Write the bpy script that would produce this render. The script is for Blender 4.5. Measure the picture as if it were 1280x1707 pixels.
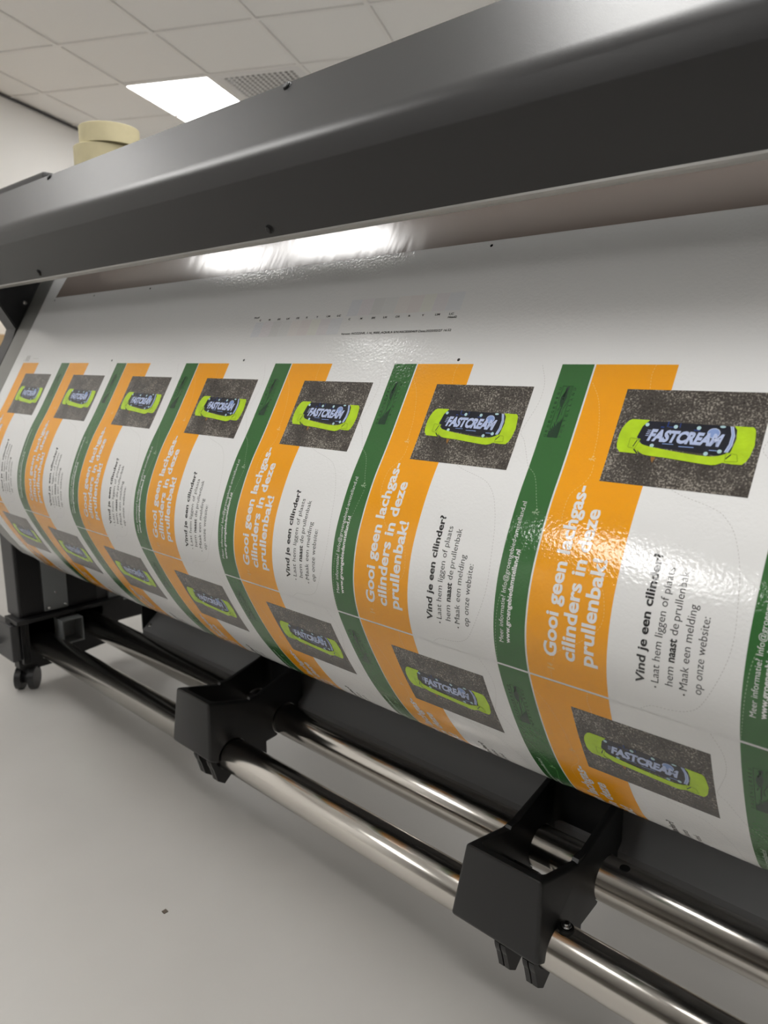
import bpy, bmesh, math, random
from mathutils import Vector, Matrix

for o in list(bpy.data.objects):
    bpy.data.objects.remove(o)
SC = bpy.context.scene
COL = SC.collection
F0 = 0.82                      # height of the printed sheet's reference line above the floor

# ------------------------------------------------------------------ camera, world, exposure
cd = bpy.data.cameras.new('camera')
cam = bpy.data.objects.new('camera', cd)
COL.objects.link(cam)
YAW, PIT, ROL = -0.741602, -0.201218, 0.001345
d = Vector((math.sin(YAW)*math.cos(PIT), math.cos(YAW)*math.cos(PIT), math.sin(PIT)))
r = d.cross(Vector((0, 0, 1))).normalized()
u = r.cross(d)
r2 = r*math.cos(ROL) + u*math.sin(ROL)
u2 = -r*math.sin(ROL) + u*math.cos(ROL)
M = Matrix((r2, u2, -d)).transposed().to_4x4()
M.translation = Vector((0.314619, -0.627913, 0.001322 + F0))
cam.matrix_world = M
cd.sensor_fit = 'VERTICAL'
cd.sensor_height = 36.0
cd.sensor_width = 36.0*1280/1707
cd.lens = 1220.21/1707*36.0
cd.clip_start = 0.01
cd.dof.use_dof = True
cd.dof.focus_distance = 0.80
cd.dof.aperture_fstop = 7.5
SC.camera = cam

w = bpy.data.worlds.new('world'); SC.world = w
w.use_nodes = True
w.node_tree.nodes['Background'].inputs[0].default_value = (0.9, 0.95, 1.0, 1)
w.node_tree.nodes['Background'].inputs[1].default_value = 0.03
SC.view_settings.view_transform = 'Standard'
SC.view_settings.look = 'None'
SC.view_settings.gamma = 1.0
SC.view_settings.use_curve_mapping = False
SC.view_settings.exposure = 0.0
PANEL_POWER = 12.0

# ------------------------------------------------------------------ room frame (turned against the printer)
RY = 0.47016489
RX0, RY0, RH = -4.0665017, 1.46126552, 1.72036739 + F0
CY, SY = math.cos(RY), math.sin(RY)
def room(i, j, z=0.0):
    x, y = i*0.6, j*0.6
    return Vector((RX0 + CY*x - SY*y, RY0 + SY*x + CY*y, z))

# ------------------------------------------------------------------ materials
def mat(name, col, rough=0.5, metal=0.0, bump=0.0, bscale=200.0, var=0.0, vscale=5.0, emit=None, spec=0.5, coat=0.0,
        coat_rough=0.03, ior=1.5, bdist=0.001):
    m = bpy.data.materials.new(name); m.use_nodes = True
    nt = m.node_tree; b = nt.nodes['Principled BSDF']
    b.inputs['Base Color'].default_value = (*col, 1)
    b.inputs['Roughness'].default_value = rough
    b.inputs['Metallic'].default_value = metal
    b.inputs['Specular IOR Level'].default_value = spec
    b.inputs['Coat Weight'].default_value = coat
    b.inputs['Coat Roughness'].default_value = coat_rough
    b.inputs['IOR'].default_value = ior
    if emit:
        b.inputs['Emission Color'].default_value = (*emit[:3], 1)
        b.inputs['Emission Strength'].default_value = emit[3]
    tc = nt.nodes.new('ShaderNodeTexCoord')
    if var:
        n = nt.nodes.new('ShaderNodeTexNoise'); n.inputs['Scale'].default_value = vscale
        n.inputs['Detail'].default_value = 4
        nt.links.new(tc.outputs['Object'], n.inputs['Vector'])
        mr = nt.nodes.new('ShaderNodeMapRange')
        mr.inputs['From Min'].default_value = 0.3; mr.inputs['From Max'].default_value = 0.7
        mr.inputs['To Min'].default_value = 1-var; mr.inputs['To Max'].default_value = 1+var
        nt.links.new(n.outputs['Fac'], mr.inputs['Value'])
        mx = nt.nodes.new('ShaderNodeVectorMath'); mx.operation = 'SCALE'
        mx.inputs[0].default_value = col
        nt.links.new(mr.outputs['Result'], mx.inputs['Scale'])
        nt.links.new(mx.outputs['Vector'], b.inputs['Base Color'])
    if bump:
        n = nt.nodes.new('ShaderNodeTexNoise'); n.inputs['Scale'].default_value = bscale
        n.inputs['Detail'].default_value = 2
        nt.links.new(tc.outputs['Object'], n.inputs['Vector'])
        bp = nt.nodes.new('ShaderNodeBump'); bp.inputs['Strength'].default_value = bump
        bp.inputs['Distance'].default_value = bdist
        nt.links.new(n.outputs['Fac'], bp.inputs['Height'])
        nt.links.new(bp.outputs['Normal'], b.inputs['Normal'])
        if coat:
            nt.links.new(bp.outputs['Normal'], b.inputs['Coat Normal'])
    return m

INK = dict(rough=0.08, bump=0.34, bscale=330.0, bdist=0.0006, spec=0.8)
MT = dict(
    vinyl=mat('white_vinyl', (0.74, 0.74, 0.737), **INK),
    brown=mat('brown_ink', (0.24, 0.195, 0.17), rough=0.16, spec=0.9, ior=1.7, bump=0.05, bscale=45, bdist=0.0012),
    orange=mat('orange_ink', (0.82, 0.335, 0.001), **INK),
    green=mat('green_ink', (0.030, 0.125, 0.030), **INK),
    black=mat('black_ink', (0.012, 0.012, 0.013), **INK),
    whiteink=mat('unprinted_white', (0.74, 0.74, 0.737), **INK),
    palegreen=mat('pale_green_ink', (0.28, 0.40, 0.25), **INK),
    paleorange=mat('pale_orange_ink', (0.85, 0.52, 0.16), **INK),
    palegrey=mat('pale_grey_ink', (0.50, 0.49, 0.48), **INK),
    darkgreen=mat('dark_green_ink', (0.010, 0.040, 0.018), **INK),
    lime=mat('lime_ink', (0.42, 0.63, 0.012), var=0.10, vscale=90, **INK),
    limedark=mat('dark_lime_ink', (0.28, 0.44, 0.01), **INK),
    canblack=mat('can_black_ink', (0.006, 0.008, 0.018), var=0.5, vscale=160, **INK),
    lettering=mat('pale_blue_ink', (0.43, 0.50, 0.72), **INK),
    stripeblue=mat('stripe_blue_ink', (0.22, 0.32, 0.60), **INK),
    dotteal=mat('teal_ink', (0.40, 0.58, 0.62), **INK),
    navy=mat('navy_ink', (0.02, 0.04, 0.16), **INK),
    leaf=mat('leaf_ink', (0.25, 0.12, 0.03), **INK),
    hood=mat('grey_textured_steel', (0.024, 0.0236, 0.0246), spec=0.35, coat=0.22, coat_rough=0.22, rough=0.42, bump=0.25, bscale=1500, bdist=0.0004),
    black_steel=mat('black_steel', (0.010, 0.010, 0.011), rough=0.45, bump=0.1, bscale=900, bdist=0.0003),
    dark_steel=mat('dark_grey_steel', (0.045, 0.045, 0.047), rough=0.42, bump=0.2, bscale=1300, bdist=0.0004),
    panel_steel=mat('lower_panel_steel', (0.20, 0.20, 0.205), rough=0.38, bump=0.2, bscale=1300, bdist=0.0004),
    grey_steel=mat('grey_steel', (0.27, 0.285, 0.29), rough=0.45, bump=0.1, bscale=900, bdist=0.0003),
    apron=mat('anodised_apron', (0.25, 0.25, 0.235), rough=0.35, metal=0.3),
    alu=mat('light_trim', (0.42, 0.41, 0.39), rough=0.35, metal=0.2),
    plastic=mat('black_plastic', (0.017, 0.017, 0.018), rough=0.36, bump=0.15, bscale=1600, bdist=0.0003),
    rubber=mat('black_rubber', (0.012, 0.012, 0.012), rough=0.6),
    steel=mat('polished_steel', (0.76, 0.725, 0.68), rough=0.17, metal=1.0),
    chrome=mat('chrome', (0.75, 0.75, 0.76), rough=0.15, metal=1.0),
    hole=mat('dark_hole', (0.004, 0.004, 0.004), rough=0.8),
    tape=mat('cream_masking_tape', (0.62, 0.55, 0.34), rough=0.75, var=0.06, vscale=30),
    card=mat('tape_core', (0.35, 0.27, 0.17), rough=0.85),
    tile=mat('ceiling_tile', (0.90, 0.90, 0.89), rough=0.9, bump=0.25, bscale=300, bdist=0.001, spec=0.2),
    tbar=mat('ceiling_bar', (0.88, 0.875, 0.86), rough=0.7, spec=0.2),
    wall=mat('wall_paint', (0.86, 0.85, 0.83), rough=0.85, bump=0.06, bscale=120, spec=0.2),
    wall_brown=mat('brown_wall_paint', (0.28, 0.235, 0.20), rough=0.8, bump=0.06, bscale=120, spec=0.2),
    wall_grey=mat('grey_wall_paint', (0.30, 0.285, 0.265), rough=0.85, bump=0.06, bscale=120, spec=0.2),
    wtrim=mat('dark_edge_trim', (0.07, 0.07, 0.075), rough=0.6),
    floor=mat('floor_vinyl', (0.47, 0.458, 0.437), rough=0.38, var=0.025, vscale=6.0, bump=0.02, bscale=300, spec=0.35),
    wood=mat('beech_wood', (0.56, 0.38, 0.20), rough=0.55, var=0.12, vscale=9),
    brownbox=mat('brown_board', (0.13, 0.085, 0.05), rough=0.7, var=0.2, vscale=6),
    white_plastic=mat('white_plastic', (0.80, 0.80, 0.80), rough=0.5),
    lamp=mat('lit_diffuser', (0.9, 0.9, 0.9), rough=0.6, emit=(1.0, 0.988, 0.965, PANEL_POWER)),
    speck=mat('speck', (0.10, 0.08, 0.06), rough=0.8),
)
# asphalt print: speckled photograph
def asphalt():
    m = mat('asphalt_ink', (0.06, 0.055, 0.05), **INK)
    nt = m.node_tree; b = nt.nodes['Principled BSDF']
    tc = nt.nodes.new('ShaderNodeTexCoord')
    n1 = nt.nodes.new('ShaderNodeTexNoise'); n1.inputs['Scale'].default_value = 620; n1.inputs['Detail'].default_value = 3
    n2 = nt.nodes.new('ShaderNodeTexNoise'); n2.inputs['Scale'].default_value = 38; n2.inputs['Detail'].default_value = 3
    nt.links.new(tc.outputs['Object'], n1.inputs['Vector']); nt.links.new(tc.outputs['Object'], n2.inputs['Vector'])
    ad = nt.nodes.new('ShaderNodeMath'); ad.operation = 'MULTIPLY_ADD'
    nt.links.new(n2.outputs['Fac'], ad.inputs[0]); ad.inputs[1].default_value = 0.55
    nt.links.new(n1.outputs['Fac'], ad.inputs[2])
    cr = nt.nodes.new('ShaderNodeValToRGB')
    e = cr.color_ramp.elements
    e[0].position = 0.48; e[0].color = (0.022, 0.018, 0.015, 1)
    e[1].position = 1.08; e[1].color = (0.32, 0.29, 0.25, 1)
    k = e.new(0.80); k.color = (0.070, 0.061, 0.053, 1)
    nt.links.new(ad.outputs[0], cr.inputs['Fac'])
    nt.links.new(cr.outputs['Color'], b.inputs['Base Color'])
    return m
MT['asphalt'] = asphalt()
def streaks(m, sc, strength, dist):
    nt = m.node_tree
    bp = [n for n in nt.nodes if n.type == 'BUMP'][0]; nz = bp.inputs['Height'].links[0].from_node
    tc = [n for n in nt.nodes if n.type == 'TEX_COORD'][0]
    mp = nt.nodes.new('ShaderNodeMapping'); mp.inputs['Scale'].default_value = sc
    nt.links.new(tc.outputs['Object'], mp.inputs['Vector']); nt.links.new(mp.outputs['Vector'], nz.inputs['Vector'])
    nz.inputs['Scale'].default_value = 1.0
    bp.inputs['Strength'].default_value = strength; bp.inputs['Distance'].default_value = dist
streaks(MT['brown'], (38.0, 9.0, 9.0), 0.35, 0.0012)     # drawn-out ripples along the feed direction

# ------------------------------------------------------------------ helpers
def obj(name, bm, mats, parent=None, smooth=False, loc=None):
    me = bpy.data.meshes.new(name)
    bm.normal_update()
    bm.to_mesh(me); bm.free()
    for m in (mats if isinstance(mats, (list, tuple)) else [mats]):
        me.materials.append(MT[m])
    if smooth:
        for p in me.polygons: p.use_smooth = True
        try: me.set_sharp_from_angle(angle=math.radians(35))
        except Exception: pass
    o = bpy.data.objects.new(name, me); COL.objects.link(o)
    if loc is not None: o.location = loc
    if parent: 
        o.parent = parent
    return o

def empty(name, loc=(0, 0, 0), rz=0.0):
    o = bpy.data.objects.new(name, None); COL.objects.link(o)
    o.empty_display_size = 0.05
    o.location = loc; o.rotation_euler = (0, 0, rz)
    return o

def tag(o, label=None, cat=None, group=None, kind=None):
    if label: o['label'] = label
    if cat: o['category'] = cat
    if group: o['group'] = group
    if kind: o['kind'] = kind
    return o

def copy_tree(o, parent=None):
    c = o.copy(); COL.objects.link(c)
    if parent: c.parent = parent
    for ch in list(o.children): copy_tree(ch, c)
    return c

def box(bm, x0, x1, y0, y1, z0, z1, bev=0.0, mi=0):
    vs = [bm.verts.new(p) for p in ((x0,y0,z0),(x1,y0,z0),(x1,y1,z0),(x0,y1,z0),(x0,y0,z1),(x1,y0,z1),(x1,y1,z1),(x0,y1,z1))]
    fs = [bm.faces.new([vs[i] for i in q]) for q in ((0,3,2,1),(4,5,6,7),(0,1,5,4),(1,2,6,5),(2,3,7,6),(3,0,4,7))]
    for f in fs: f.material_index = mi
    if bev:
        es = list({e for f in fs for e in f.edges})
        bmesh.ops.bevel(bm, geom=es, offset=bev, segments=2, profile=0.6, affect='EDGES')
    return vs

def prism(bm, poly, x0, x1, mi=0):
    """poly: (y, z) outline, extruded along X"""
    a = [bm.verts.new((x0, y, z)) for y, z in poly]
    b = [bm.verts.new((x1, y, z)) for y, z in poly]
    n = len(poly)
    fs = [bm.faces.new(a[::-1]), bm.faces.new(b)]
    for i in range(n):
        fs.append(bm.faces.new((a[i], a[(i+1) % n], b[(i+1) % n], b[i])))
    bmesh.ops.recalc_face_normals(bm, faces=fs)
    for f in fs: f.material_index = mi
    return fs

def tube(bm, p0, p1, rad, seg=32, mi=0, cap=True, rad2=None):
    p0 = Vector(p0); p1 = Vector(p1); ax = (p1-p0).normalized()
    s = ax.orthogonal().normalized(); t = ax.cross(s)
    rad2 = rad if rad2 is None else rad2
    A = [bm.verts.new(p0 + (s*math.cos(2*math.pi*i/seg) + t*math.sin(2*math.pi*i/seg))*rad) for i in range(seg)]
    B = [bm.verts.new(p1 + (s*math.cos(2*math.pi*i/seg) + t*math.sin(2*math.pi*i/seg))*rad2) for i in range(seg)]
    fs = []
    for i in range(seg):
        f = bm.faces.new((A[i], A[(i+1) % seg], B[(i+1) % seg], B[i])); f.smooth = True; fs.append(f)
    if cap:
        fs.append(bm.faces.new(A[::-1])); fs.append(bm.faces.new(B))
    for f in fs: f.material_index = mi
    return fs

def lathe(bm, prof, seg=48, mi=0, closed=True):
    """prof: (radius, z) loop, spun about Z"""
    rings = []
    for rr, z in prof:
        rings.append([bm.verts.new((rr*math.cos(2*math.pi*i/seg), rr*math.sin(2*math.pi*i/seg), z)) for i in range(seg)])
    n = len(prof)
    for k in range(n if closed else n-1):
        a, b = rings[k], rings[(k+1) % n]
        for i in range(seg):
            f = bm.faces.new((a[i], a[(i+1) % seg], b[(i+1) % seg], b[i])); f.smooth = True; f.material_index = mi

def cap_screw(name, p, nrm, parent, rad=0.0045, m='black_steel', h=0.003):
    bm = bmesh.new()
    n = Vector(nrm).normalized(); p = Vector(p)
    tube(bm, p - n*0.002, p + n*h*0.5, rad, 16)
    tube(bm, p + n*h*0.5, p + n*h, rad*0.95, 16, rad2=rad*0.55)
    return obj(name, bm, m, parent)

# ------------------------------------------------------------------ the sheet's path
KN = [(-.26, 240.5), (.08, 240.5), (.12, 237), (.145, 242.5), (.195, 250), (.215, 258.5), (.235, 264.5), (.25, 271), (.265, 279),
      (.28, 286), (.30, 292.5), (.33, 296.5), (.37, 299.5), (.40, 302.5), (.42, 305.5), (.435, 308), (.47, 312), (.492, 320),
      (.512, 335), (.532, 355), (.552, 380), (.572, 400), (.612, 410), (.8, 412)]
def knot(s):
    if s <= KN[0][0]: return KN[0][1]
    for (a, b), (c, e) in zip(KN, KN[1:]):
        if s <= c: return b + (e-b)*(s-a)/(c-a)
    return KN[-1][1]
DS = 0.001; S0 = -0.24; NS = 900
TH = [knot(S0 + (i+.5)*DS) for i in range(NS)]
for _ in range(2):                                   # smooth the bends
    TH = [sum(TH[max(0, i-6):i+7])/len(TH[max(0, i-6):i+7]) for i in range(NS)]
PY, PZ = [0.0], [0.0]
for a in TH:
    PY.append(PY[-1] + math.cos(math.radians(a))*DS); PZ.append(PZ[-1] + math.sin(math.radians(a))*DS)
iz = round(-S0/DS)
y0_, z0_ = PY[iz], PZ[iz]
PY = [v-y0_ for v in PY]; PZ = [v-z0_ for v in PZ]
def path(s, off=0.0):
    f = min(max((s-S0)/DS, 0), NS-1.001); i = int(f); t = f-i
    y = PY[i]*(1-t) + PY[i+1]*t; z = PZ[i]*(1-t) + PZ[i+1]*t
    a = math.radians(TH[i]*(1-t) + TH[min(i+1, NS-1)]*t)
    return y + math.sin(a)*off, z - math.cos(a)*off + F0
SX0, SX1 = -1.305, 0.300
S_TOP, S_END = -0.215, 0.60

# ------------------------------------------------------------------ flat artwork lifted onto the sheet
class Art:
    """polygons in millimetres (x across the sheet, s along it), each on its own thin ink layer"""
    def __init__(self): self.bm = bmesh.new(); self.mats = []
    def mi(self, m):
        if m not in self.mats: self.mats.append(m)
        return self.mats.index(m)
    def poly(self, pts, m, off):
        vs = [self.bm.verts.new((x, s, off)) for x, s in pts]
        f = self.bm.faces.new(vs); f.material_index = self.mi(m)
        if len(pts) > 4: bmesh.ops.triangulate(self.bm, faces=[f])
    def rect(self, x0, x1, s0, s1, m, off): self.poly([(x0, s0), (x1, s0), (x1, s1), (x0, s1)], m, off)
    def disc(self, x, s, rx, rs, m, off, seg=14):
        self.poly([(x + rx*math.cos(2*math.pi*i/seg), s + rs*math.sin(2*math.pi*i/seg)) for i in range(seg)], m, off)
    def line(self, pts, wd, m, off, dash=None):
        pts = [Vector(p) for p in pts]
        if dash is None:
            for a, b in zip(pts, pts[1:]): self._seg(a, b, wd, m, off)
            return
        on, gap = dash; pos = 0.0; state = on; draw = True
        for a, b in zip(pts, pts[1:]):
            L = (b-a).length; t = 0.0
            if L < 1e-6: continue
            while t < L:
                step = min(state, L-t)
                if draw: self._seg(a + (b-a)*(t/L), a + (b-a)*((t+step)/L), wd, m, off)
                t += step; state -= step
                if state <= 1e-6: draw = not draw; state = on if draw else gap
    def _seg(self, a, b, wd, m, off):
        if (b-a).length < 1e-4: return
        n = Vector((-(b-a).y, (b-a).x)).normalized()*wd/2
        self.poly([a+n, b+n, b-n, a-n], m, off)
    def text(self, body, m, off, fx, bold=0.0, shear=0.0):
        """fx maps (u in 0..1 across the ink, v in cap heights) to (x, s)"""
        c = bpy.data.curves.new('t', 'FONT'); c.body = body; c.size = 1.0; c.offset = bold; c.resolution_u = 3
        c.shear = shear
        o = bpy.data.objects.new('t', c); COL.objects.link(o)
        dg = bpy.context.evaluated_depsgraph_get()
        me = bpy.data.meshes.new_from_object(o.evaluated_get(dg))
        bpy.data.objects.remove(o); bpy.data.curves.remove(c)
        if not me.vertices: return
        x0 = min(v.co.x for v in me.vertices); x1 = max(v.co.x for v in me.vertices)
        vs = [self.bm.verts.new((*fx((v.co.x-x0)/(x1-x0), v.co.y/CAPH), off)) for v in me.vertices]
        k = self.mi(m)
        for p in me.polygons:
            try: f = self.bm.faces.new([vs[i] for i in p.vertices]); f.material_index = k
            except ValueError: pass
        bpy.data.meshes.remove(me)
    def up(self, body, s_from, s_to, base, cap, m, off, bold=0.0):
        """a line that reads up the sheet"""
        self.text(body, m, off, lambda q, v: (base - v*cap, s_from + (s_to-s_from)*q), bold)
    def build(self, name, parent, s_shift=0.0, x_shift=0.0, step=4.0):
        bm = self.bm
        ss = [v.co.y for v in bm.verts]
        a = math.floor(min(ss)/step)*step
        while a < max(ss):
            if a > min(ss):
                bmesh.ops.bisect_plane(bm, geom=bm.verts[:]+bm.edges[:]+bm.faces[:], plane_co=(0, a, 0), plane_no=(0, 1, 0), dist=1e-5)
            a += step
        b2 = bm.copy()
        for v in b2.verts:
            x, s, off = v.co
            y, z = path(s/1000 + s_shift, off)
            v.co = (x/1000 + x_shift, y, z)
        b2.normal_update()
        for f in b2.faces:                                    # ink faces look away from the apron
            s_dir = f.normal
            f.smooth = True
        o = obj(name, b2, self.mats, parent)
        return o

def cap_height():
    c = bpy.data.curves.new('t', 'FONT'); c.body = 'H'; c.size = 1.0
    o = bpy.data.objects.new('t', c); COL.objects.link(o)
    me = bpy.data.meshes.new_from_object(o.evaluated_get(bpy.context.evaluated_depsgraph_get()))
    h = max(v.co.y for v in me.vertices)
    bpy.data.objects.remove(o); bpy.data.curves.remove(c); bpy.data.meshes.remove(me)
    return h
CAPH = cap_height()

# ------------------------------------------------------------------ the room shell
def quad_plate(bm, pts, th, mi=0):
    """flat plate from four floor-plan points with z; thickness th along +Z"""
    a = [bm.verts.new(p) for p in pts]; b = [bm.verts.new((p[0], p[1], p[2]+th)) for p in pts]
    fs = [bm.faces.new(a[::-1]), bm.faces.new(b)]
    for i in range(4): fs.append(bm.faces.new((a[i], a[(i+1) % 4], b[(i+1) % 4], b[i])))
    for f in fs: f.material_index = mi
    bmesh.ops.recalc_face_normals(bm, faces=fs)

I0, I1, J0, J1 = -1.44, 11.0, -17.0, 7.0
bm = bmesh.new()
quad_plate(bm, [room(I0-.3, J0-.3, -0.06), room(I1+.3, J0-.3, -0.06), room(I1+.3, J1+.3, -0.06), room(I0-.3, J1+.3, -0.06)], 0.06)
tag(obj('floor', bm, 'floor'), kind='structure')
for nm, a, b in (('wall_left', (I0-.3, J0-.3), (I0, J1+.3)), ('wall_right', (I1, J0-.3), (I1+.3, J1+.3)),
                 ('wall_back', (I0, J1), (I1, J1+.3)), ('wall_front', (I0, J0-.3), (I1, J0))):
    bm = bmesh.new()
    quad_plate(bm, [room(a[0], a[1], 0), room(b[0], a[1], 0), room(b[0], b[1], 0), room(a[0], b[1], 0)], RH)
    tag(obj(nm, bm, {'wall_right': 'wall_brown', 'wall_front': 'wall_grey'}.get(nm, 'wall')), kind='structure')
WORDS = {(0, 1): 'square lit ceiling panel left of the air vent, seen above the printer hood',
         (0, 2): 'second lit ceiling panel, just a corner showing above the grey hood edge',
         (0, -4): 'lit ceiling panel left of the printer, its glare in the brown print',
         (1, -5): 'lit ceiling panel left of the printer, next to the one glaring in the brown print',
         (0, -10): 'lit ceiling panel at the front left of the room, the one nearer the front wall',
         (0, -9): 'lit ceiling panel at the front left of the room, glaring on the nearest whole poster',
         (4, -5): 'lit ceiling panel right above the printer hood, the nearer of its pair',
         (4, -4): 'lit ceiling panel above the printer hood, the farther of its pair',
         (4, -7): 'lit ceiling panel just in front of the printer hood, above the camera',
         (5, -7): 'lit ceiling panel in front of the printer hood, to the right of the camera',
         (6, -8): 'added ceiling fill light to the right of the camera, the nearer of its pair',  # added, unseen pair: raking light on the sheet from the right
         (7, -8): 'added ceiling fill light to the right of the camera, the farther of its pair',
         (4, 1): 'added ceiling fill light behind the printer',  # added, unseen pair: brightens ceiling and floor, not the sheet under the hood
         (4, 2): 'added ceiling fill light behind the printer, the farther of its pair',
         (8, -4): 'added ceiling fill light to the right of the printer, camera side',  # right-hand row: unseen panels added for overall fill
         (8, -3): 'added ceiling fill light to the right of the printer, far side',
         (8, 1): 'added ceiling fill light behind the printer, in the right-hand row',
         (8, 2): 'added ceiling fill light farthest back in the right-hand row'}
LAMPS = list(WORDS)
VENTS = [(1, 1)]
bm = bmesh.new()
REC = 0.007
for i in range(-2, 11):
    for j in range(-17, 7):
        if (i, j) in LAMPS or (i, j) in VENTS: continue
        a0, a1 = max(i+.022, I0), i+.978
        quad_plate(bm, [room(a0, j+.022, RH+REC), room(a1, j+.022, RH+REC), room(a1, j+.978, RH+REC), room(a0, j+.978, RH+REC)], 0.02)
quad_plate(bm, [room(I0-.3, J0-.3, RH+.08), room(I1+.3, J0-.3, RH+.08), room(I1+.3, J1+.3, RH+.08), room(I0-.3, J1+.3, RH+.08)], 0.04)
ceil = tag(obj('ceiling', bm, 'tile'), kind='structure')
bm = bmesh.new()
hw = 0.02
for i in range(-1, 12):
    quad_plate(bm, [room(i-hw, J0, RH), room(i+hw, J0, RH), room(i+hw, J1, RH), room(i-hw, J1, RH)], 0.03)
for j in range(-17, 8):
    quad_plate(bm, [room(I0, j-hw, RH+.0004), room(I1, j-hw, RH+.0004), room(I1, j+hw, RH+.0004), room(I0, j+hw, RH+.0004)], 0.0296)
obj('ceiling_grid', bm, 'tbar', ceil)
bm = bmesh.new()
quad_plate(bm, [room(I0, J0, RH-.012), room(I0+.03, J0, RH-.012), room(I0+.03, J1, RH-.012), room(I0, J1, RH-.012)], 0.012)
tag(obj('trim_1', bm, 'wtrim'), kind='structure')

# ceiling lights, the added fill panels among them
for n, (i, j) in enumerate(LAMPS):
    t = empty('ceiling_light', room(i+.5, j+.5, RH), RY)
    tag(t, WORDS[(i, j)], 'ceiling light', 'lit ceiling panels')
    bm = bmesh.new()
    box(bm, -.283, .283, -.283, .283, -.003, .012)
    obj('diffuser', bm, 'lamp', t)
    bm = bmesh.new()
    for s_ in (-1, 1):
        box(bm, s_*.2865-.0035, s_*.2865+.0035, -.29, .29, -.004, .014)
        box(bm, -.283, .283, s_*.2865-.0035, s_*.2865+.0035, -.004, .014)
    obj('frame', bm, 'tbar', t)
# air vent
t = empty('air_vent', room(1.5, 1.5, RH), RY)
tag(t, 'white perforated ceiling air vent right of the lit panel above the hood', 'air vent')
bm = bmesh.new(); box(bm, -.289, .289, -.289, .289, .045, .05); obj('backing', bm, 'hole', t)
bm = bmesh.new()
NB = 13; W_ = .235
for k in range(NB+1):
    c_ = -W_ + 2*W_*k/NB
    box(bm, c_-.0065, c_+.0065, -W_, W_, 0.000, .0024)
    box(bm, -W_, W_, c_-.0065, c_+.0065, 0.0002, .0022)
obj('grille', bm, 'white_plastic', t)
bm = bmesh.new()
for s_ in (-1, 1):
    box(bm, min(s_*.29, s_*.2425), max(s_*.29, s_*.2425), -.29, .29, -.001, .02)
    box(bm, -.2425, .2425, min(s_*.29, s_*.2425), max(s_*.29, s_*.2425), -.001, .02)
obj('frame', bm, 'white_plastic', t)

# bench by the left wall, a sliver of it shows past the printer's side
t = empty('workbench', room(-.95, .35, 0), RY)
tag(t, 'pale beech workbench by the left wall, glimpsed at the left edge of the photo', 'bench')
bm = bmesh.new(); box(bm, -.27, .27, -1.2, 1.2, .900, .978, .004); obj('benchtop', bm, 'wood', t)
bm = bmesh.new(); box(bm, -.255, .235, -1.15, 1.15, .06, .900); obj('cabinet_body', bm, 'brownbox', t)
for sx in (-.22, .20):
    for sy in (-1.1, 1.1):
        bm = bmesh.new(); box(bm, sx-.03, sx+.03, sy-.03, sy+.03, 0, .06); obj('leg', bm, 'brownbox', t)
bm = bmesh.new(); box(bm, -.0035, .0035, -.0035, .0035, 0, .0012)
sp = obj('debris', bm, 'speck', loc=(-0.588, -0.136, 0)); tag(sp, 'tiny dark speck on the pale floor in front of the printer', 'speck')

# ------------------------------------------------------------------ the printer
PR = empty('large_format_printer', (0, 0, 0))
tag(PR, 'dark grey wide large-format printer with a long sloping front hood over the printed sheet', 'printer')
PX0, PX1 = -1.378, 0.385
Z = lambda z: z + F0
# long front hood: folded sheet steel
cx_, cz_ = [], []
# rounded shoulder between the upright band and the sloping top
def bez(p0, p1, p2, n=8):
    return [((1-t)**2*p0[0]+2*t*(1-t)*p1[0]+t*t*p2[0], (1-t)**2*p0[1]+2*t*(1-t)*p1[1]+t*t*p2[1]) for t in [k/n for k in range(n+1)]]
outer = [(-.0350, .1490), (-.0715, .2060), (-.0722, .2085)] + bez((-.0715, .2250), (-.0725, .2350), (-.0600, .2490), 8) + [(-.0040, .3245), (-.0020, .3272), (.0010, .3280)]
inner = [(y+.011, z-.003) for y, z in outer[::-1]]
inner[-1] = (-.0235, .1490)
bm = bmesh.new()
prism(bm, [(y, Z(z)) for y, z in outer + inner], PX0-.6 + .545, PX1+.06)
hood = obj('hood', bm, 'hood', PR, smooth=True)
tag(hood, 'long grey textured steel hood')
bm = bmesh.new()
prism(bm, [(y, Z(z)) for y, z in [(-.0352, .1490), (-.0355, .1468), (-.0300, .1458), (-.0200, .1458), (-.0200, .1490)]], PX0-.055, PX1+.06)
tag(obj('hood_lip', bm, 'alu', PR), 'thin light grey edge strip')
def hood_pt(t0):      # a point on the dark face / top slope
    return t0
for X in (-1.055, -.410, .235):
    y, z = -.0401, .1570
    cap_screw('screw', (X, y, Z(z)), (0, -.842, -.539), PR, .0055)
for X in (-1.055, -.410, .235):
    cap_screw('screw', (X, -.0062, Z(.3205)), (0, -.89, .46), PR, .0060, h=.004)
# inner end plates and side covers
for X0, X1, dark in ((PX0-.004, PX0, 1), (PX1, PX1+.004, 1)):
    bm = bmesh.new()
    prism(bm, [(y, Z(z)) for y, z in [(-.024, .1490), (.0096, .127), (.0414, .0725), (.060, .108), (.128, .235), (.100, .30), (.012, .318), (-.040, .256), (-.060, .22), (-.060, .206)]], X0, X1)
    obj('end_plate', bm, 'black_steel', PR)
cap_screw('screw', (PX0, .062, Z(.128)), (1, 0, 0), PR, .004, 'chrome')
for X0, X1 in ((PX0-.055, PX0-.004), (PX1+.004, PX1+.055)):
    bm = bmesh.new()
    prism(bm, [(y, Z(z)) for y, z in [(-.022, .1455), (.0060, .127), (.0385, .0725), (.0300, .0500), (-.030, -.055), (-.012, -.075), (.16, -.09), (.20, .2), (.15, .305), (.012, .318), (-.040, .256), (-.060, .22), (-.060, .206)]], X0, X1)
    obj('side_cover', bm, 'dark_steel', PR)
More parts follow.
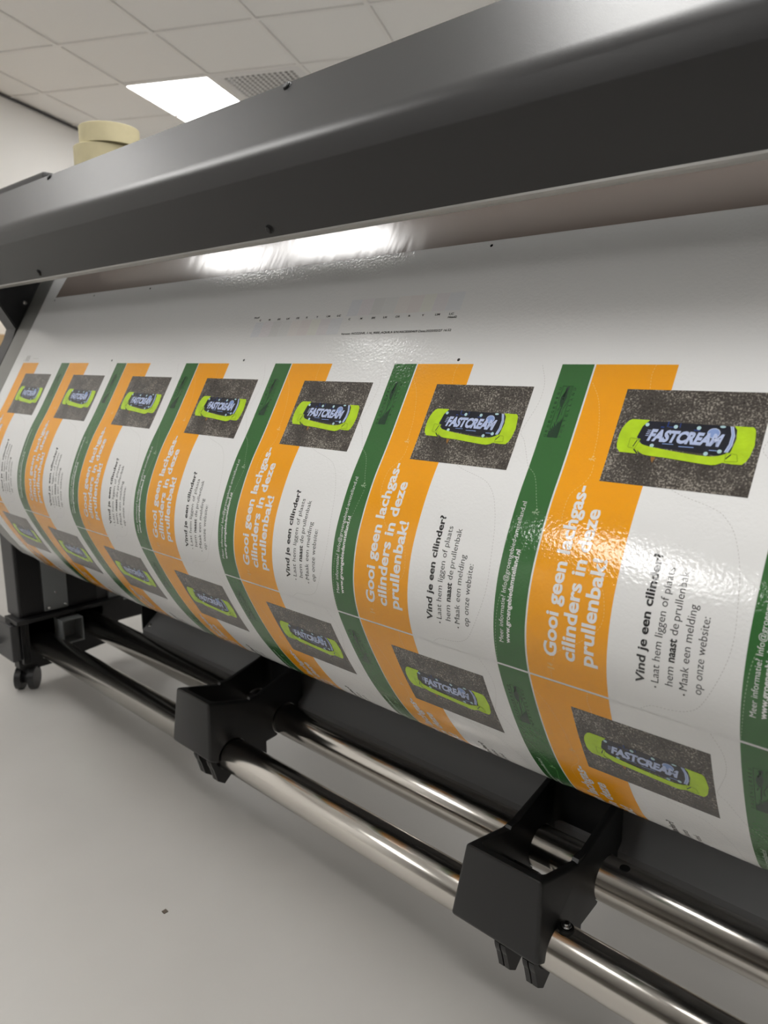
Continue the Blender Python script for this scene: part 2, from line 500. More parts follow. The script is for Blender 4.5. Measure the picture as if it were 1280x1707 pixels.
# apron the sheet slides over, a little wider than the sheet
bm = bmesh.new()
N = 70; ro, ri = [], []
for k in range(N+1):
    s = -.235 + (.478+.235)*k/N
    ro.append(path(s, -.0012)); ri.append(path(s, -.0042))
prism(bm, ro + ri[::-1], PX0, PX1)
tag(obj('apron', bm, 'apron', PR, smooth=True), 'curved grey metal apron')
# body behind the hood; its unseen front nose is added to block overhead light
bm = bmesh.new()
prism(bm, [(y, Z(z)) for y, z in [(.122, .205), (.112, .24), (.058, .300), (.058, .348), (.064, .354), (.112, .356), (.118, .380), (.128, .385), (.60, .385), (.62, .36), (.62, -.10), (.20, -.13), (.20, .2)]], PX0-.10, PX1+.10)
tag(obj('body', bm, 'dark_steel', PR, smooth=True), 'dark grey printer body')
bm = bmesh.new(); box(bm, PX0-.30, PX0-.02, .135, .60, Z(.386), Z(.412), .006)
tag(obj('end_cover', bm, 'dark_steel', PR), 'raised cover at the left end')
# lower shelf between the legs
bm = bmesh.new()
prism(bm, [(y, Z(z)) for y, z in [(.243, -.664), (.243, -.652), (.247, -.649), (.318, -.592), (.335, -.57), (.38, -.20), (.385, -.20), (.340, -.573), (.322, -.598), (.249, -.655), (.249, -.664)]], -1.300, .50)
tag(obj('lower_panel', bm, 'panel_steel', PR, smooth=True), 'dark grey folded lower panel')
for y in (.256, .300): cap_screw('screw', (-1.286, y, Z(-.649+(y-.247)*.803)), (0, -.63, .78), PR, .005, 'chrome')
bm = bmesh.new(); box(bm, -1.305, -1.300, .245, .42, Z(-.655), Z(-.35)); obj('panel_end', bm, 'black_steel', PR)

# a leg frame: upright, foot beam, rod holder and castors
def leg_frame(xs, sgn):
    """xs: inner face of the upright; sgn +1 when the inner face looks to +X"""
    X = lambda a: xs + sgn*a
    def bx(name, a0, a1, y0, y1, z0, z1, m, bev=.002, lab=None, par=PR):
        bm = bmesh.new(); p, q = sorted((X(a0), X(a1))); box(bm, p, q, y0, y1, Z(z0), Z(z1), bev)
        o = obj(name, bm, m, par)
        if lab: tag(o, lab)
        return o
    up = empty('leg', (xs, .12, 0)); up.parent = PR
    inv = Matrix.Translation(Vector((-xs, -.12, 0)))
    def sub(o):
        o.parent = up; o.matrix_parent_inverse = inv; return o
    sub(bx('upright', -.075, -.002, .035, .46, -.625, -.10, 'dark_steel', .004))
    sub(bx('inner_cheek', -.004, .0, .042, .094, -.622, -.12, 'black_steel', .001))
    sub(bx('mounting_plate', -.004, .003, .098, .158, -.620, -.12, 'grey_steel', .001, 'grey steel plate'))
    sub(bx('inner_cheek', -.004, .001, .160, .236, -.622, -.12, 'black_steel', .001))
    sub(bx('mounting_plate', -.004, .003, .268, .325, -.640, -.12, 'grey_steel', .001, 'grey steel plate'))
    for y, z in ((.108, -.612), (.150, -.612), (.128, -.575), (.11, -.44)):
        sub(cap_screw('screw', (X(.003), y, Z(z)), (sgn, 0, 0), None, .0035, 'chrome'))
    sub(bx('foot_beam', -.055, -.022, .020, .62, -.705, -.628, 'black_steel', .003))
    sub(bx('beam_flange', -.055, .022, .020, .30, -.634, -.624, 'black_steel', .001))
    # stub of the square cross tube
    bm = bmesh.new()
    for (ya, yb, za, zb) in ((.120, .123, -.705, -.642), (.171, .174, -.705, -.642), (.123, .171, -.705, -.702), (.123, .171, -.645, -.642)):
        p, q = sorted((X(-.004), X(.045))); box(bm, p, q, ya, yb, Z(za), Z(zb))
    sub(obj('tube_stub', bm, 'grey_steel'))
    bm = bmesh.new(); p, q = sorted((X(-.004), X(-.001))); box(bm, p, q, .123, .171, Z(-.702), Z(-.645)); sub(obj('tube_web', bm, 'grey_steel'))
    # rod holder block with ribs
    bm = bmesh.new(); p, q = sorted((X(-.050), X(-.022))); box(bm, p, q, .034, .262, Z(-.752), Z(-.628), .002)
    for k in range(5):
        p, q = sorted((X(-.022), X(.004))); box(bm, p, q, .0345+.0042*k, .0365+.0042*k, Z(-.745), Z(-.640))
    sub(obj('rod_holder', bm, 'plastic'))
    bm = bmesh.new()
    prism(bm, [(y, Z(z)) for y, z in [(.030, -.700), (.30, -.700), (.30, -.752), (.13, -.770), (.045, -.770), (.030, -.762)]], *sorted((X(-.048), X(-.018))))
    sub(obj('foot_bracket', bm, 'black_steel'))
    for y in (.055, .095): sub(cap_screw('bolt', (X(-.018), y, Z(-.745)), (sgn, 0, 0), None, .006, 'alu'))
    sub(bx('front_block', -.13, -.004, .012, .033, -.735, -.640, 'dark_steel', .003))
    bm = bmesh.new(); tube(bm, (X(-.100), -.006, Z(-.700)), (X(-.100), .012, Z(-.700)), .010, 20); sub(obj('front_knob', bm, 'black_steel'))
    for y in (.050, .56):
        xc = X(-.026)
        ax = Vector((math.cos(math.radians(48)), math.sin(math.radians(48)), 0))
        for a, b in ((-.024, -.009), (.009, .024)):
            ce = Vector((xc, y, .029))
            bm = bmesh.new()
            tube(bm, ce + ax*a, ce + ax*b, .029, 32)
            sub(obj('castor_wheel', bm, 'plastic', smooth=True))
        bm2 = bmesh.new()
        tube(bm2, Vector((xc, y, .029)) - ax*.009, Vector((xc, y, .029)) + ax*.009, .014, 16)
        tube(bm2, (xc, y, .035), (xc, y, Z(-.765) if y < .3 else Z(-.70)), .0085, 16)
        sub(obj('castor_fork', bm2, 'plastic'))
leg_frame(-1.520, 1)
leg_frame(.640, -1)
# upper carriers tying the legs to the body
for X0, X1 in ((-1.59, -1.45), (.45, .71)):
    bm = bmesh.new(); box(bm, X0, X1, .06, .60, Z(-.135), Z(-.085), .003); obj('leg_carrier', bm, 'black_steel', PR)
bm = bmesh.new()
prism(bm, [(y, Z(z)) for y, z in [(-.020, -.345), (.02, -.372), (.06, -.372), (.20, -.15), (.16, -.09), (.06, -.20)]], -1.62, -1.47)
obj('corner_cover', bm, 'dark_steel', PR)

# ------------------------------------------------------------------ take-up rods
YF, ZF, YR, ZR, RR = .0856, Z(-.6986), .2083, Z(-.6734), .030
def rod(y, z, label, x0, x1):
    t = empty('steel_rod', ((x0+x1)/2, y, z))
    tag(t, label, 'rod', 'polished take-up rods')
    bm = bmesh.new(); n = (x1-x0)/2
    tube(bm, (-n, 0, 0), (n, 0, 0), RR, 96)
    obj('tube', bm, 'steel', t)
    return t
rf = rod(YF, ZF, 'front polished steel rod, the lower and nearer one, with a screw beside the bracket', -1.5325, .615)
bm = bmesh.new(); cxr = (-1.5325+.615)/2
SCR = -.040 - cxr
tube(bm, (SCR, .000, RR-.001), (SCR, .000, RR+.0035), .0105, 28, rad2=.0095)
wsh = obj('washer', bm, 'rubber', rf)
bm = bmesh.new()
tube(bm, (SCR, 0, RR+.0035), (SCR, 0, RR+.0065), .0068, 24, rad2=.0062)
tube(bm, (SCR, 0, RR+.0065), (SCR, 0, RR+.0095), .0046, 20, rad2=.0042)
scw = obj('screw', bm, 'chrome', rf); tag(scw, 'small chrome screw')
bm = bmesh.new(); tube(bm, (SCR, 0, RR+.0094), (SCR, 0, RR+.0098), .0022, 6); obj('socket', bm, 'hole', scw)
rb = rod(YR, ZR, 'rear polished steel rod, farther and higher, with a round drilled hole', -1.5325, .615)
bm = bmesh.new(); tube(bm, (-.022-cxr, -.003, RR-.0022), (-.022-cxr, -.003, RR+.0003), .0065, 24); obj('drilled_hole', bm, 'hole', rb)

# ------------------------------------------------------------------ black plastic brackets that ride on both rods
def bracket(x0, x1, label):
    t = empty('rod_bracket', (x1, YF, ZF))
    tag(t, label, 'bracket', 'black plastic brackets on the rods')
    O = Vector((x1, YF, ZF))
    outline = [(.0380, -.5830), (.125, -.6065), (.142, -.6060), (.2480, -.5750), (.2560, -.5790), (.2580, -.655), (.2400, -.6735),
               (.2083, -.6734), (.1870, -.7010), (.1380, -.7060), (.0856, -.6986), (.0500, -.7020), (.0360, -.6940)]
    bm = bmesh.new()
    prism(bm, [(y, Z(z)) for y, z in outline], x0, x1)
    for v in bm.verts:                                  # the far cheek flares out at the front
        if v.co.x < (x0+x1)/2:
            v.co.x -= .020*max(0, Z(-.583)-v.co.z)/.11*max(0, 1-(v.co.y-.036)/.15)
    es = []
    for e in bm.edges:
        a, b = e.verts
        if len(e.link_faces) == 2 and e.calc_face_angle(0) > math.radians(25):
            if max(a.co.z, b.co.z) > Z(-.60) or (min(a.co.y, b.co.y) < .04) or (min(a.co.y, b.co.y) > .245) or abs(a.co.x-b.co.x) < 1e-5 and min(a.co.z, b.co.z) > Z(-.615):
                es.append(e)
    bmesh.ops.bevel(bm, geom=es, offset=.005, segments=3, profile=.5, affect='EDGES')
    me = bpy.data.meshes.new('b'); bm.to_mesh(me); bm.free(); me.materials.append(MT['plastic'])
    o = bpy.data.objects.new('tmp', me); COL.objects.link(o)
    cut = []
    def cutter(bm):
        bmesh.ops.recalc_face_normals(bm, faces=bm.faces[:])
        m_ = bpy.data.meshes.new('c'); bm.to_mesh(m_); bm.free()
        c = bpy.data.objects.new('cut', m_); COL.objects.link(c); cut.append(c)
        md = o.modifiers.new('b', 'BOOLEAN'); md.operation = 'DIFFERENCE'; md.solver = 'EXACT'; md.object = c
    # pocket
    bm = bmesh.new()
    a, b = x0+.009, x1-.009
    vs = box(bm, a, b, .052, .2475, Z(-.72), Z(-.55))
    es = [e for e in bm.edges if abs(e.verts[0].co.x-e.verts[1].co.x) < 1e-6 and abs(e.verts[0].co.y-e.verts[1].co.y) < 1e-6]
    bmesh.ops.bevel(bm, geom=es, offset=.012, segments=4, profile=.5, affect='EDGES')
    cutter(bm)
    for yy, zz in ((YF, ZF), (YR, ZR)):
        bm = bmesh.new(); tube(bm, (x0-.06, yy, zz), (x1+.06, yy, zz), RR+.0012, 64); cutter(bm)
    dg = bpy.context.evaluated_depsgraph_get()
    m2 = bpy.data.meshes.new_from_object(o.evaluated_get(dg))
    for c in cut + [o]: bpy.data.objects.remove(c)
    m2.materials.clear(); m2.materials.append(MT['plastic'])
    m2.transform(Matrix.Translation(-O))
    for p in m2.polygons: p.use_smooth = True
    m2.set_sharp_from_angle(angle=math.radians(30))
    bd = bpy.data.objects.new('bracket_body', m2); COL.objects.link(bd); bd.parent = t
    # step pieces where the two halves meet on the rim
    for a, b in ((x0+.0005, x0+.0095), (x1-.0095, x1-.0005)):
        bm = bmesh.new()
        prism(bm, [(y-O.y, Z(z)-O.z) for y, z in [(.126, -.6070), (.141, -.6065), (.146, -.6035), (.129, -.6030)]], a-O.x, b-O.x)
        obj('rim_step', bm, 'plastic', t)
    # inner web and wheel between the cheeks
    bm = bmesh.new()
    xm = (x0+x1)/2 - O.x
    prism(bm, [(y-O.y, Z(z)-O.z) for y, z in [(.125, -.705), (.128, -.672), (.142, -.660), (.154, -.672), (.158, -.705)]], x0+.009-O.x, x0+.045-O.x)
    obj('inner_web', bm, 'plastic', t)
    # spring clips hanging under the rods
    for xx in (x1-.062, x1-.053, x1-.022, x1-.013):
        bm = bmesh.new()
        ri, ro_ = RR+.0014, RR+.011
        pts = [(YF + ri*math.cos(math.radians(q)), ZF + ri*math.sin(math.radians(q))) for q in range(186, 262, 6)]
        out = [(YF + ro_*math.cos(math.radians(q)), ZF + ro_*math.sin(math.radians(q))) for q in range(186, 216, 6)]
        pts = pts + [(YF+.002, ZF-.043), (YF-.014, ZF-.056), (YF-.028, ZF-.046)] + out[::-1]
        prism(bm, [(y-O.y, z-O.z) for y, z in pts], xx-.0035-O.x, xx+.0035-O.x)
        obj('clip', bm, 'plastic', t)
    for xx in (x1-.056, x1-.042, x1-.028, x1-.016):
        bm = bmesh.new()
        pts = [(.132, -.700), (.172, -.700), (.172, -.760), (.164, -.768), (.150, -.750), (.136, -.722)]
        prism(bm, [(y-O.y, Z(z)-O.z) for y, z in pts], xx-.003-O.x, xx+.003-O.x)
        obj('rear_clip', bm, 'plastic', t)
    return t
bracket(-.157, -.049, 'black plastic bracket nearest the camera, next to the screw in the front rod')
bracket(-.813, -.711, 'black plastic bracket farther left, midway along the two steel rods')

# ------------------------------------------------------------------ the printed sheet
SH = empty('printed_vinyl_sheet', ((SX0+SX1)/2, 0, F0))
tag(SH, 'wide glossy white vinyl sheet printed with rows of orange and green posters', 'printed sheet')
INVS = Matrix.Translation(-Vector(SH.location))
def on_sheet(o):
    o.parent = SH; o.matrix_parent_inverse = INVS; return o
bm = bmesh.new()
NSG = 240
def row_verts(s, off): return [bm.verts.new((x, *path(s, off))) for x in (SX0, SX1)]
A = [row_verts(S_TOP + (S_END-S_TOP)*k/NSG, 0) for k in range(NSG+1)]
B = [row_verts(S_TOP + (S_END-S_TOP)*k/NSG, -.0004) for k in range(NSG+1)]
for k in range(NSG):
    bm.faces.new((A[k][0], A[k+1][0], A[k+1][1], A[k][1]))
    bm.faces.new((B[k][0], B[k][1], B[k+1][1], B[k+1][0]))
    bm.faces.new((A[k][0], B[k][0], B[k+1][0], A[k+1][0]))
    bm.faces.new((A[k][1], A[k+1][1], B[k+1][1], B[k][1]))
bm.faces.new((A[0][0], A[0][1], B[0][1], B[0][0])); bm.faces.new((A[-1][0], B[-1][0], B[-1][1], A[-1][1]))
bmesh.ops.recalc_face_normals(bm, faces=bm.faces[:])
on_sheet(obj('vinyl', bm, 'vinyl', smooth=True))

L1, L2, L3, L4, L5, L6 = .00020, .00030, .00040, .00050, .00060, .00070
# brown print left over from the job before
a = Art()
a.poly([(-1242, -214), (290, -214), (290, -152), (-1254, -152)], 'brown', L1)
tag(on_sheet(a.build('brown_print', None)), 'glossy brown print block under the hood')
# nozzle test patches with their small lettering
a = Art()
xs_ = [-354.4, -335.6, -314.9, -296.6, -275.8, -257.1, -236.7, -219.1, -200.1, -178.8]
cols = ['pc', 'pm', 'pk', 'plk', 'por', 'pr', 'py', 'plm', 'plc']
for n, c in zip(cols, [(.52, .55, .63), (.63, .56, .61), (.50, .50, .49), (.56, .57, .56), (.67, .60, .56), (.63, .53, .51), (.66, .66, .54), (.60, .54, .58), (.54, .57, .63)]):
    MT[n] = mat('test_patch_' + n, tuple(.62*.78 + .38*q for q in c), **INK)
for n in range(9):
    a.rect(xs_[n], xs_[n+1]-.4, -89, -66, cols[n], L1)
    a.rect(xs_[n]-179.0, xs_[n+1]-179.4, -64.3, -41, cols[n], L1)
names = ['C', 'M', 'BK', 'LK', 'OR', 'R', 'Y', 'LM', 'LC']
def across(art, body, x0, x1, base, cap, m='black', off=L2, bold=0.0):
    art.text(body, m, off, lambda q, v: (x0 + (x1-x0)*q, base - v*cap), bold)
for n, t_ in enumerate(names):
    x = [-346.4, -326.1, -305.3, -286.4, -267, -249, -229.1, -208.1, -188.7][n]
    wd = 1.6*len(t_)
    across(a, t_, x-wd, x+wd, -60.5, 2.4, bold=.01)
    across(a, t_, x-179-wd, x-179+wd, -66.5, 2.4, bold=.01)
across(a, 'Head2', -192, -180, -56.3, 2.6, bold=.01); across(a, 'Head1', -541, -530, -71, 2.6, bold=.01)
across(a, 'Version :NOZZINR_1.16_9000_AQUILA S/N:X6CE000469 Date:2025/02/27 16:52', -351, -181, -39.8, 2.7, bold=.008)
on_sheet(a.build('nozzle_test_pattern', None))
# round register marks and the small marks at the sheet's left edge
def mark(name, fn):
    a = Art(); fn(a); on_sheet(a.build(name, None))
for x, q in [(-157.0, -5), (-525.5, -5), (-896.4, -5), (-167.3, -145.5), (-651, -145.5), (-876, -145.5), (-1080.6, -145.5), (-1252, -145.5)]:
    mark('register_mark', lambda a: a.disc(x, q, 1.8, 1.8, 'black', L1))
mark('register_mark', lambda a: a.disc(-1264.5, -5.8, .8, .8, 'black', L1))
for k in range(3): mark('cut_mark', lambda a: a.rect(-1256+6.5*k, -1252+6.5*k, -16.5, -3.5, 'palegrey', L1))
mark('cut_mark', lambda a: a.rect(-1222, -1197, -9.9, -9.0, 'palegrey', L1))

def catmull(pts, n=8):
    P = [Vector(p) for p in pts]; P = [P[0]*2-P[1]] + P + [P[-1]*2-P[-2]]
    out = []
    for i in range(1, len(P)-2):
        for k in range(n):
            t = k/n; p0, p1, p2, p3 = P[i-1:i+3]
            out.append(.5*((2*p1) + (p2-p0)*t + (2*p0-5*p1+4*p2-p3)*t*t + (3*p1-p0-3*p2+p3)*t**3))
    out.append(P[-2]); return out

def art_bands():
    a = Art()
    xs = (0, 74.3, 175.9, 208.3)
    v = [[a.bm.verts.new((x, s, L1)) for s in (0, 292.7)] for x in xs]
    for k, m in enumerate(('orange', 'whiteink', 'green')):
        f = a.bm.faces.new((v[k][0], v[k+1][0], v[k+1][1], v[k][1])); f.material_index = a.mi(m)
    return a
def art_photo():
    a = Art()
    a.rect(36.3, 153.8, 24, 111, 'asphalt', L2)
    a.poly([(59, 82), (62, 86), (118, 90), (145, 87), (150, 72), (153, 80), (147, 93), (120, 95), (64, 89)], 'hole', L2+.00003) if False else None
    a.poly([(63.7, 53.0), (127.5, 53.7), (133.5, 55.6), (134, 64.4), (133, 76), (130.5, 79.5), (93.8, 77.5), (64.0, 75.5), (57.1, 68.0), (59.5, 58)], 'canblack', L3)
    for x, s, w_, h_ in ((80, 55, 1.2, 5), (83, 57.5, 4, 1), (90, 55.5, .8, 4), (99, 74.0, 12, .7), (84, 72.6, 9, .6), (104, 59, 5, 1.2), (76, 58, 3, 1.4), (120, 75.2, 6, .7)):
        a.rect(x-w_/2, x+w_/2, s-h_/2, s+h_/2, 'navy' if s < 60 else 'stripeblue', L3+.00004)
    # lime end bands
    a.poly([(49.2, 52.1), (64.0, 52.2), (59.4, 58.1), (57.1, 68.0), (58.5, 76), (61.9, 83.2), (45.8, 82.9), (42.6, 79.5), (41.4, 75.3), (41.1, 66.7), (42.2, 61), (44.1, 56.7), (46.3, 53.6)], 'lime', L4)
    a.poly([(131.3, 53.5), (145.0, 53.7), (146.8, 55.6), (147.6, 58.9), (148.9, 68.6), (147.6, 77.5), (146, 82), (143.4, 85.2), (137, 85.4), (129.5, 84.8), (133.3, 74.4), (134.9, 64.3), (133.8, 57)], 'lime', L4)
    a.poly([(128.2, 54.0), (130.9, 54.3), (133.4, 62), (133.2, 70), (131.2, 76.2), (128.3, 76.0), (130.4, 69), (130.5, 61)], 'lettering', L4)
    a.line([(129.6, 54.5), (131.9, 61.5), (131.8, 69.5), (129.8, 75.8)], .5, 'stripeblue', L5)
    for x, s in ((62.9, 56.5), (86.6, 57.0), (105.0, 56.9), (71.5, 75.0), (115.3, 78.4), (125.0, 75.6)): a.disc(x, s, 1.75, 1.7, 'dotteal', L4)
    a.disc(122.8, 54.7, 2.2, 1.0, 'dotteal', L4)
    a.disc(117.2, 60.6, 5.0, 4.4, 'lettering', L4); a.disc(117.2, 60.6, 4.3, 3.7, 'stripeblue', L4+.00004)
    # lettering, slanted heavy capitals
    cap = 9.4; sl = 2.2
    def fx(q, v):
        x = 67.2 + (124.6-67.2)*q
        return (x + (v-.5)*sl, 70.3 + q*.9 - v*cap)
    a.text('FASTCREAM', 'lettering', L5, fx, bold=.056)
    for k in range(4): a.rect(64.6-.3*k, 67.6-.4*k, 61.2+1.6*k, 61.8+1.6*k, 'lettering', L5)
    # strap and its buckles
    top = catmull([(55.5, 70.0), (58.3, 70.3), (61, 73.2), (65.2, 75.1), (74.5, 76.7), (94.4, 79.0), (115.2, 80.5), (124.8, 79.4), (131.8, 76.6), (137.2, 76.8)], 3)
    bot = catmull([(136.5, 82.5), (133, 83.0), (128.2, 85.4), (121.9, 87.5), (106.6, 86.6), (85.3, 84.8), (68.7, 83.9), (62.5, 81.5), (58.5, 78.6), (55.0, 78.2)], 3)
    for i in range(len(top)-1):
        n = len(bot)-1; j = n - i
        a.poly([top[i], top[i+1], bot[j-1], bot[j]], 'lime', L5)
    for c0 in ([(51.8, 69.6), (60.5, 70.1), (57.8, 78.8), (51.9, 78.1), (51.8, 69.6)], [(130.4, 76.3), (138.3, 77.3), (139.9, 82.9), (130.6, 83.7), (130.4, 76.3)]):
        a.line(c0, .8, 'limedark', L6)
    a.line([(58.2, 71), (56.0, 77.2)], .8, 'black', L6); a.line([(57.5, 79.5), (61.2, 83)], 1.0, 'black', L6); a.line([(134.0, 77.5), (130.5, 82.0)], .8, 'black', L6)
    a.poly([(73.2, 84.6), (77.5, 85.2), (76.6, 87.0), (75.8, 90.2), (74.3, 88.0)], 'leaf', L3)
    return a
def art_headline():
    a = Art()
    for body, s0, s1, base in (('Gooi geen lachgas-', 267.6, 117.0, 29.0), ('cilinders in deze', 267.4, 136.6, 46.0), ('prullenbak!', 267.0, 176.8, 62.6)):
        a.up(body, s0, s1, base, 11.4, 'whiteink', L3, bold=.028)
    return a
def art_body():
    a = Art()
    a.up('Vind je een cilinder?', 267.4, 164.0, 105.3, 6.6, 'black', L2, bold=.028)
    a.disc(114.2, 267.4, .8, .8, 'black', L2, 10); a.disc(136.0, 267.0, .8, .8, 'black', L2, 10)
    a.up('Laat hem liggen of plaats', 263.5, 173.0, 116.6, 6.0, 'black', L2, bold=-.004)
    a.up('hem', 262.9, 247.2, 127.4, 6.0, 'black', L2, bold=-.004); a.up('naast', 243.6, 225.5, 127.4, 6.0, 'black', L2, bold=.026)
    a.up('de', 222.6, 214.0, 127.4, 6.0, 'black', L2, bold=-.004); a.up('prullenbak', 211.6, 173.7, 127.4, 6.0, 'black', L2, bold=-.004)
    a.up('Maak een melding', 263.2, 197.0, 138.2, 6.0, 'black', L2, bold=-.004)
    a.up('op onze website:', 263.2, 204.0, 148.6, 6.0, 'black', L2, bold=-.004)
    return a
def art_contact():
    a = Art()
    a.up('Meer informatie? Info@groengebied-amstelland.nl', 268.2, 138.8, 186.3, 4.4, 'whiteink', L2, bold=-.004)
    a.up('www.groengebiedamstelland.nl', 267.6, 182.4, 193.0, 4.4, 'whiteink', L2, bold=.022)
    return a
def art_logo():
    a = Art(); X = 210.0
    x0, x1, s0, s1 = X-26.0, X-15.9, 22.6, 74.6
    a.line([(x0, s1), (x0, s0), (x1, s0), (x1, s1)], .35, 'darkgreen', L2)
    reeds = [(x0, s1), (x1, s1), (x1, 57), (x1-.6, 53.0), (x1-.9, 57.5), (x1-1.9, 55.5), (x1-1.8, 59.5), (x1-3.2, 57.0), (x1-3.0, 60.5), (x1-4.6, 58.0), (x1-4.2, 61.5), (x1-5.6, 60.0), (x1-4.4, 64.0),
             (x1-7.6, 59.0), (x1-6.4, 65.5), (x1-8.4, 62.0), (x1-7.4, 67.2), (x1-9.6, 64.6), (x1-8.8, 68.6), (x1-10.1, 67.5)]
    a.poly(reeds, 'darkgreen', L2)
    # flying water bird with stretched neck and legs
    a.poly([(x0+5.6, 23), (x0+7.0, 23), (x0+6.4, 28), (x0+7.0, 34), (x0+6.2, 40), (x0+5.4, 44), (x0+3.2, 43.5), (x0+1.6, 39), (x0+1.4, 34), (x0+2.8, 31.0), (x0+3.0, 36), (x0+4.6, 37), (x0+5.2, 30)], 'darkgreen', L2)
    a.poly([(x0+3.6, 24.5), (x0+5.6, 23), (x0+5.0, 29), (x0+3.8, 28.0)], 'darkgreen', L2)
    a.poly([(x0+4.6, 43), (x0+5.6, 43), (x0+5.2, 52), (x0+4.6, 60), (x0+3.9, 60), (x0+4.0, 52)], 'darkgreen', L2)
    a.poly([(x0+3.4, 43), (x0+2.8, 47), (x0+1.8, 49.0), (x0+2.2, 46)], 'darkgreen', L2)
    for q in (7.6, 8.8): a.line([(x0+q, 23), (x0+q, 40)], .3, 'darkgreen', L2)
    a.line(catmull([(x1, 36), (x1-1.0, 40), (x1-2.6, 44), (x1-3.6, 47), (x1-2.8, 52)], 4), .4, 'darkgreen', L2)
    for body, base in (('GROENGEBIED', x0-1.2), ('AMSTELLAND', x1+3.6)):
        n = len(body)
        for k, ch in enumerate(body):
            sc = 73.2 - (73.2-25.4)*k/(n-1); wd = .55 if ch == 'I' else 1.35
            a.up(ch, sc+wd*.9, sc-wd*.9, base, 2.5, 'darkgreen', L2, bold=-.006)
    return a
def figure(a, x, s, m, off, sc=1.0):
    """little walking figure with a bag, head towards -x"""
    P = lambda dx, ds: (x+dx*sc, s+ds*sc)
    a.disc(*P(-2.9, .2), .8*sc, .8*sc, m, off, 10)
    a.line([P(-2.0, .2), P(.6, .3)], 1.1*sc, m, off)
    a.line([P(.4, .3), P(3.0, 1.9)], .75*sc, m, off); a.line([P(.4, .3), P(3.2, -1.0)], .75*sc, m, off)
    a.line([P(-1.7, .2), P(-.2, -1.9)], .6*sc, m, off); a.line([P(-1.7, .2), P(-.9, 2.0)], .6*sc, m, off)
    a.disc(*P(.2, -2.7), 1.1*sc, 1.0*sc, m, off, 10)
D = (1.7, 1.3); W = .45
def route_white():
    a = Art()
    a.line(catmull([(155.0, 1), (163.5, 20), (164.2, 40), (158, 62), (155.5, 72), (162.5, 80.7), (173.0, 101.5), (175.6, 105)]), W, 'palegrey', L2, D)
    a.line(catmull([(97.5, 111.6), (107, 115.5), (120.5, 119.1), (133, 123), (141.5, 128.0), (151.7, 140.5), (160.3, 163.5), (164.5, 189.1), (166.3, 212.9), (164.1, 231.9), (157.3, 253.0), (147.5, 273.2), (137.6, 281.5), (125.4, 284.9), (110.7, 286.4), (101.7, 292.4)]), W, 'palegrey', L2, D)
    return a
def route_green():
    a = Art()
    a.line(catmull([(176, 105.5), (184, 112), (189.3, 121.6), (194, 134), (198, 144)]), W, 'palegreen', L3, D)
    figure(a, 197.8, 147.2, 'palegreen', L3)
    a.line(catmull([(200, 152), (200.1, 155.2), (194.5, 181.2), (190, 200), (181, 225), (178.5, 250), (177.5, 275), (176.5, 293)]), W, 'palegreen', L3, D)
    return a
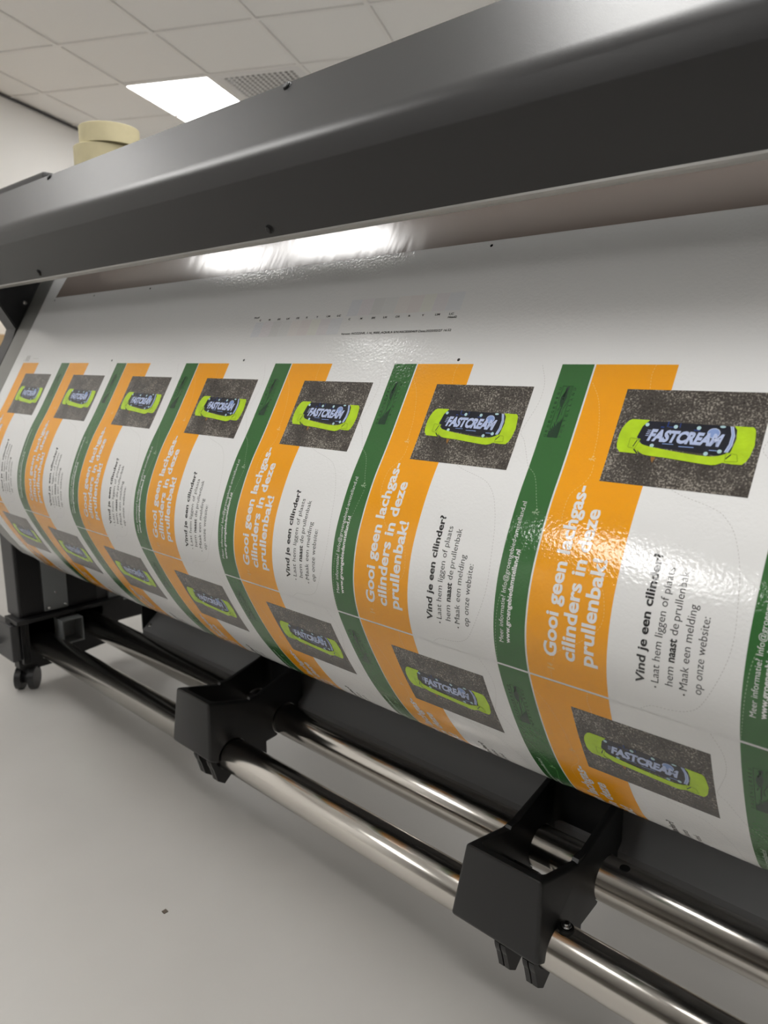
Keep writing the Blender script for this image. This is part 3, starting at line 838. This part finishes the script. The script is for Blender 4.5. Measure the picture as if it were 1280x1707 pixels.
def route_orange():
    a = Art()
    a.line(catmull([(1.9, 18.6), (11, 32), (17.0, 47.1), (22, 68), (24, 88)]), W, 'paleorange', L3, D)
    figure(a, 24.0, 91.8, 'paleorange', L3, .9)
    a.line(catmull([(26.9, 97), (27.0, 106), (23.7, 114.2), (16, 124), (13.5, 132.6), (14.0, 149.6), (20, 165), (28, 176), (36, 186), (60, 196), (68, 215), (66, 232), (50, 248), (30, 262), (25.5, 272)]), W, 'paleorange', L2, D)
    for k in range(4): a.line([(23.4, 277.5), (20.0+1.7*k, 274.2+abs(k-1.5)*.8)], .6, 'paleorange', L3)
    a.rect(19.6, 26.4, 279.2, 280.6, 'paleorange', L3)
    a.line([(22.6, 282), (22.3, 291)], W, 'paleorange', L3, D)
    a.line(catmull([(55.3, 0.5), (54.0, 10), (55.9, 23.5)]), W, 'paleorange', L3, D)
    return a
ARTS = [('photo_panel', art_photo), ('headline', art_headline), ('body_text', art_body), ('contact_text', art_contact), ('logo_mark', art_logo), ('dashed_route', route_white), ('dashed_route', route_green), ('dashed_route', route_orange)]
PITCH = .210; ROWP = .2948
for rw in range(2):
    b_ = art_bands().build('poster', None, s_shift=rw*ROWP)
    on_sheet(b_)
    for nm, fn in ARTS:
        o = fn().build(nm, b_, s_shift=rw*ROWP)
    protos = b_
    for k in range(1, 7):
        c = copy_tree(protos, SH)
        c.matrix_parent_inverse = INVS
        c.location.x = -k*PITCH

# ------------------------------------------------------------------ rolls of tape on top of the printer
def tape(name, loc, ro, ri, h, m, label, rot=0):
    t = empty(name, loc, rot); tag(t, label, 'tape roll', 'rolls of tape on the printer')
    bm = bmesh.new()
    lathe(bm, [(ri+.003, 0), (ro-.001, 0), (ro, .001), (ro, h-.001), (ro-.001, h), (ri+.003, h)], 64)
    tp = obj('tape', bm, m, t, smooth=True)
    bm = bmesh.new(); lathe(bm, [(ri, 0), (ri+.003, 0), (ri+.003, h), (ri, h)], 48); obj('core', bm, 'card', t, smooth=True)
    if m == 'tape':
        bm = bmesh.new()
        a0 = -1.9
        p = [(math.cos(a0+q)*(ro+.0006), math.sin(a0+q)*(ro+.0006)) for q in (0, .01, .02)]
        for (x1_, y1_), (x2_, y2_) in zip(p, p[1:]):
            bm.faces.new([bm.verts.new(v) for v in ((x1_, y1_, .001), (x2_, y2_, .001), (x2_, y2_, h-.001), (x1_, y1_, h-.001))])
        obj('loose_end', bm, m, t)
    return t
TZ = Z(.386)-.0005
tape('tape_roll', (-1.235, .200, TZ), .052, .036, .006, 'rubber', 'thin black tape roll, undermost of the three behind the grey hood')
tape('tape_roll', (-1.235, .200, TZ+.0062), .065, .036, .046, 'tape', 'cream masking tape roll, wider one in the middle of its stack')
tape('tape_roll', (-1.222, .202, TZ+.0526), .060, .036, .037, 'tape', 'cream masking tape roll, narrower one on top of its stack', .4)
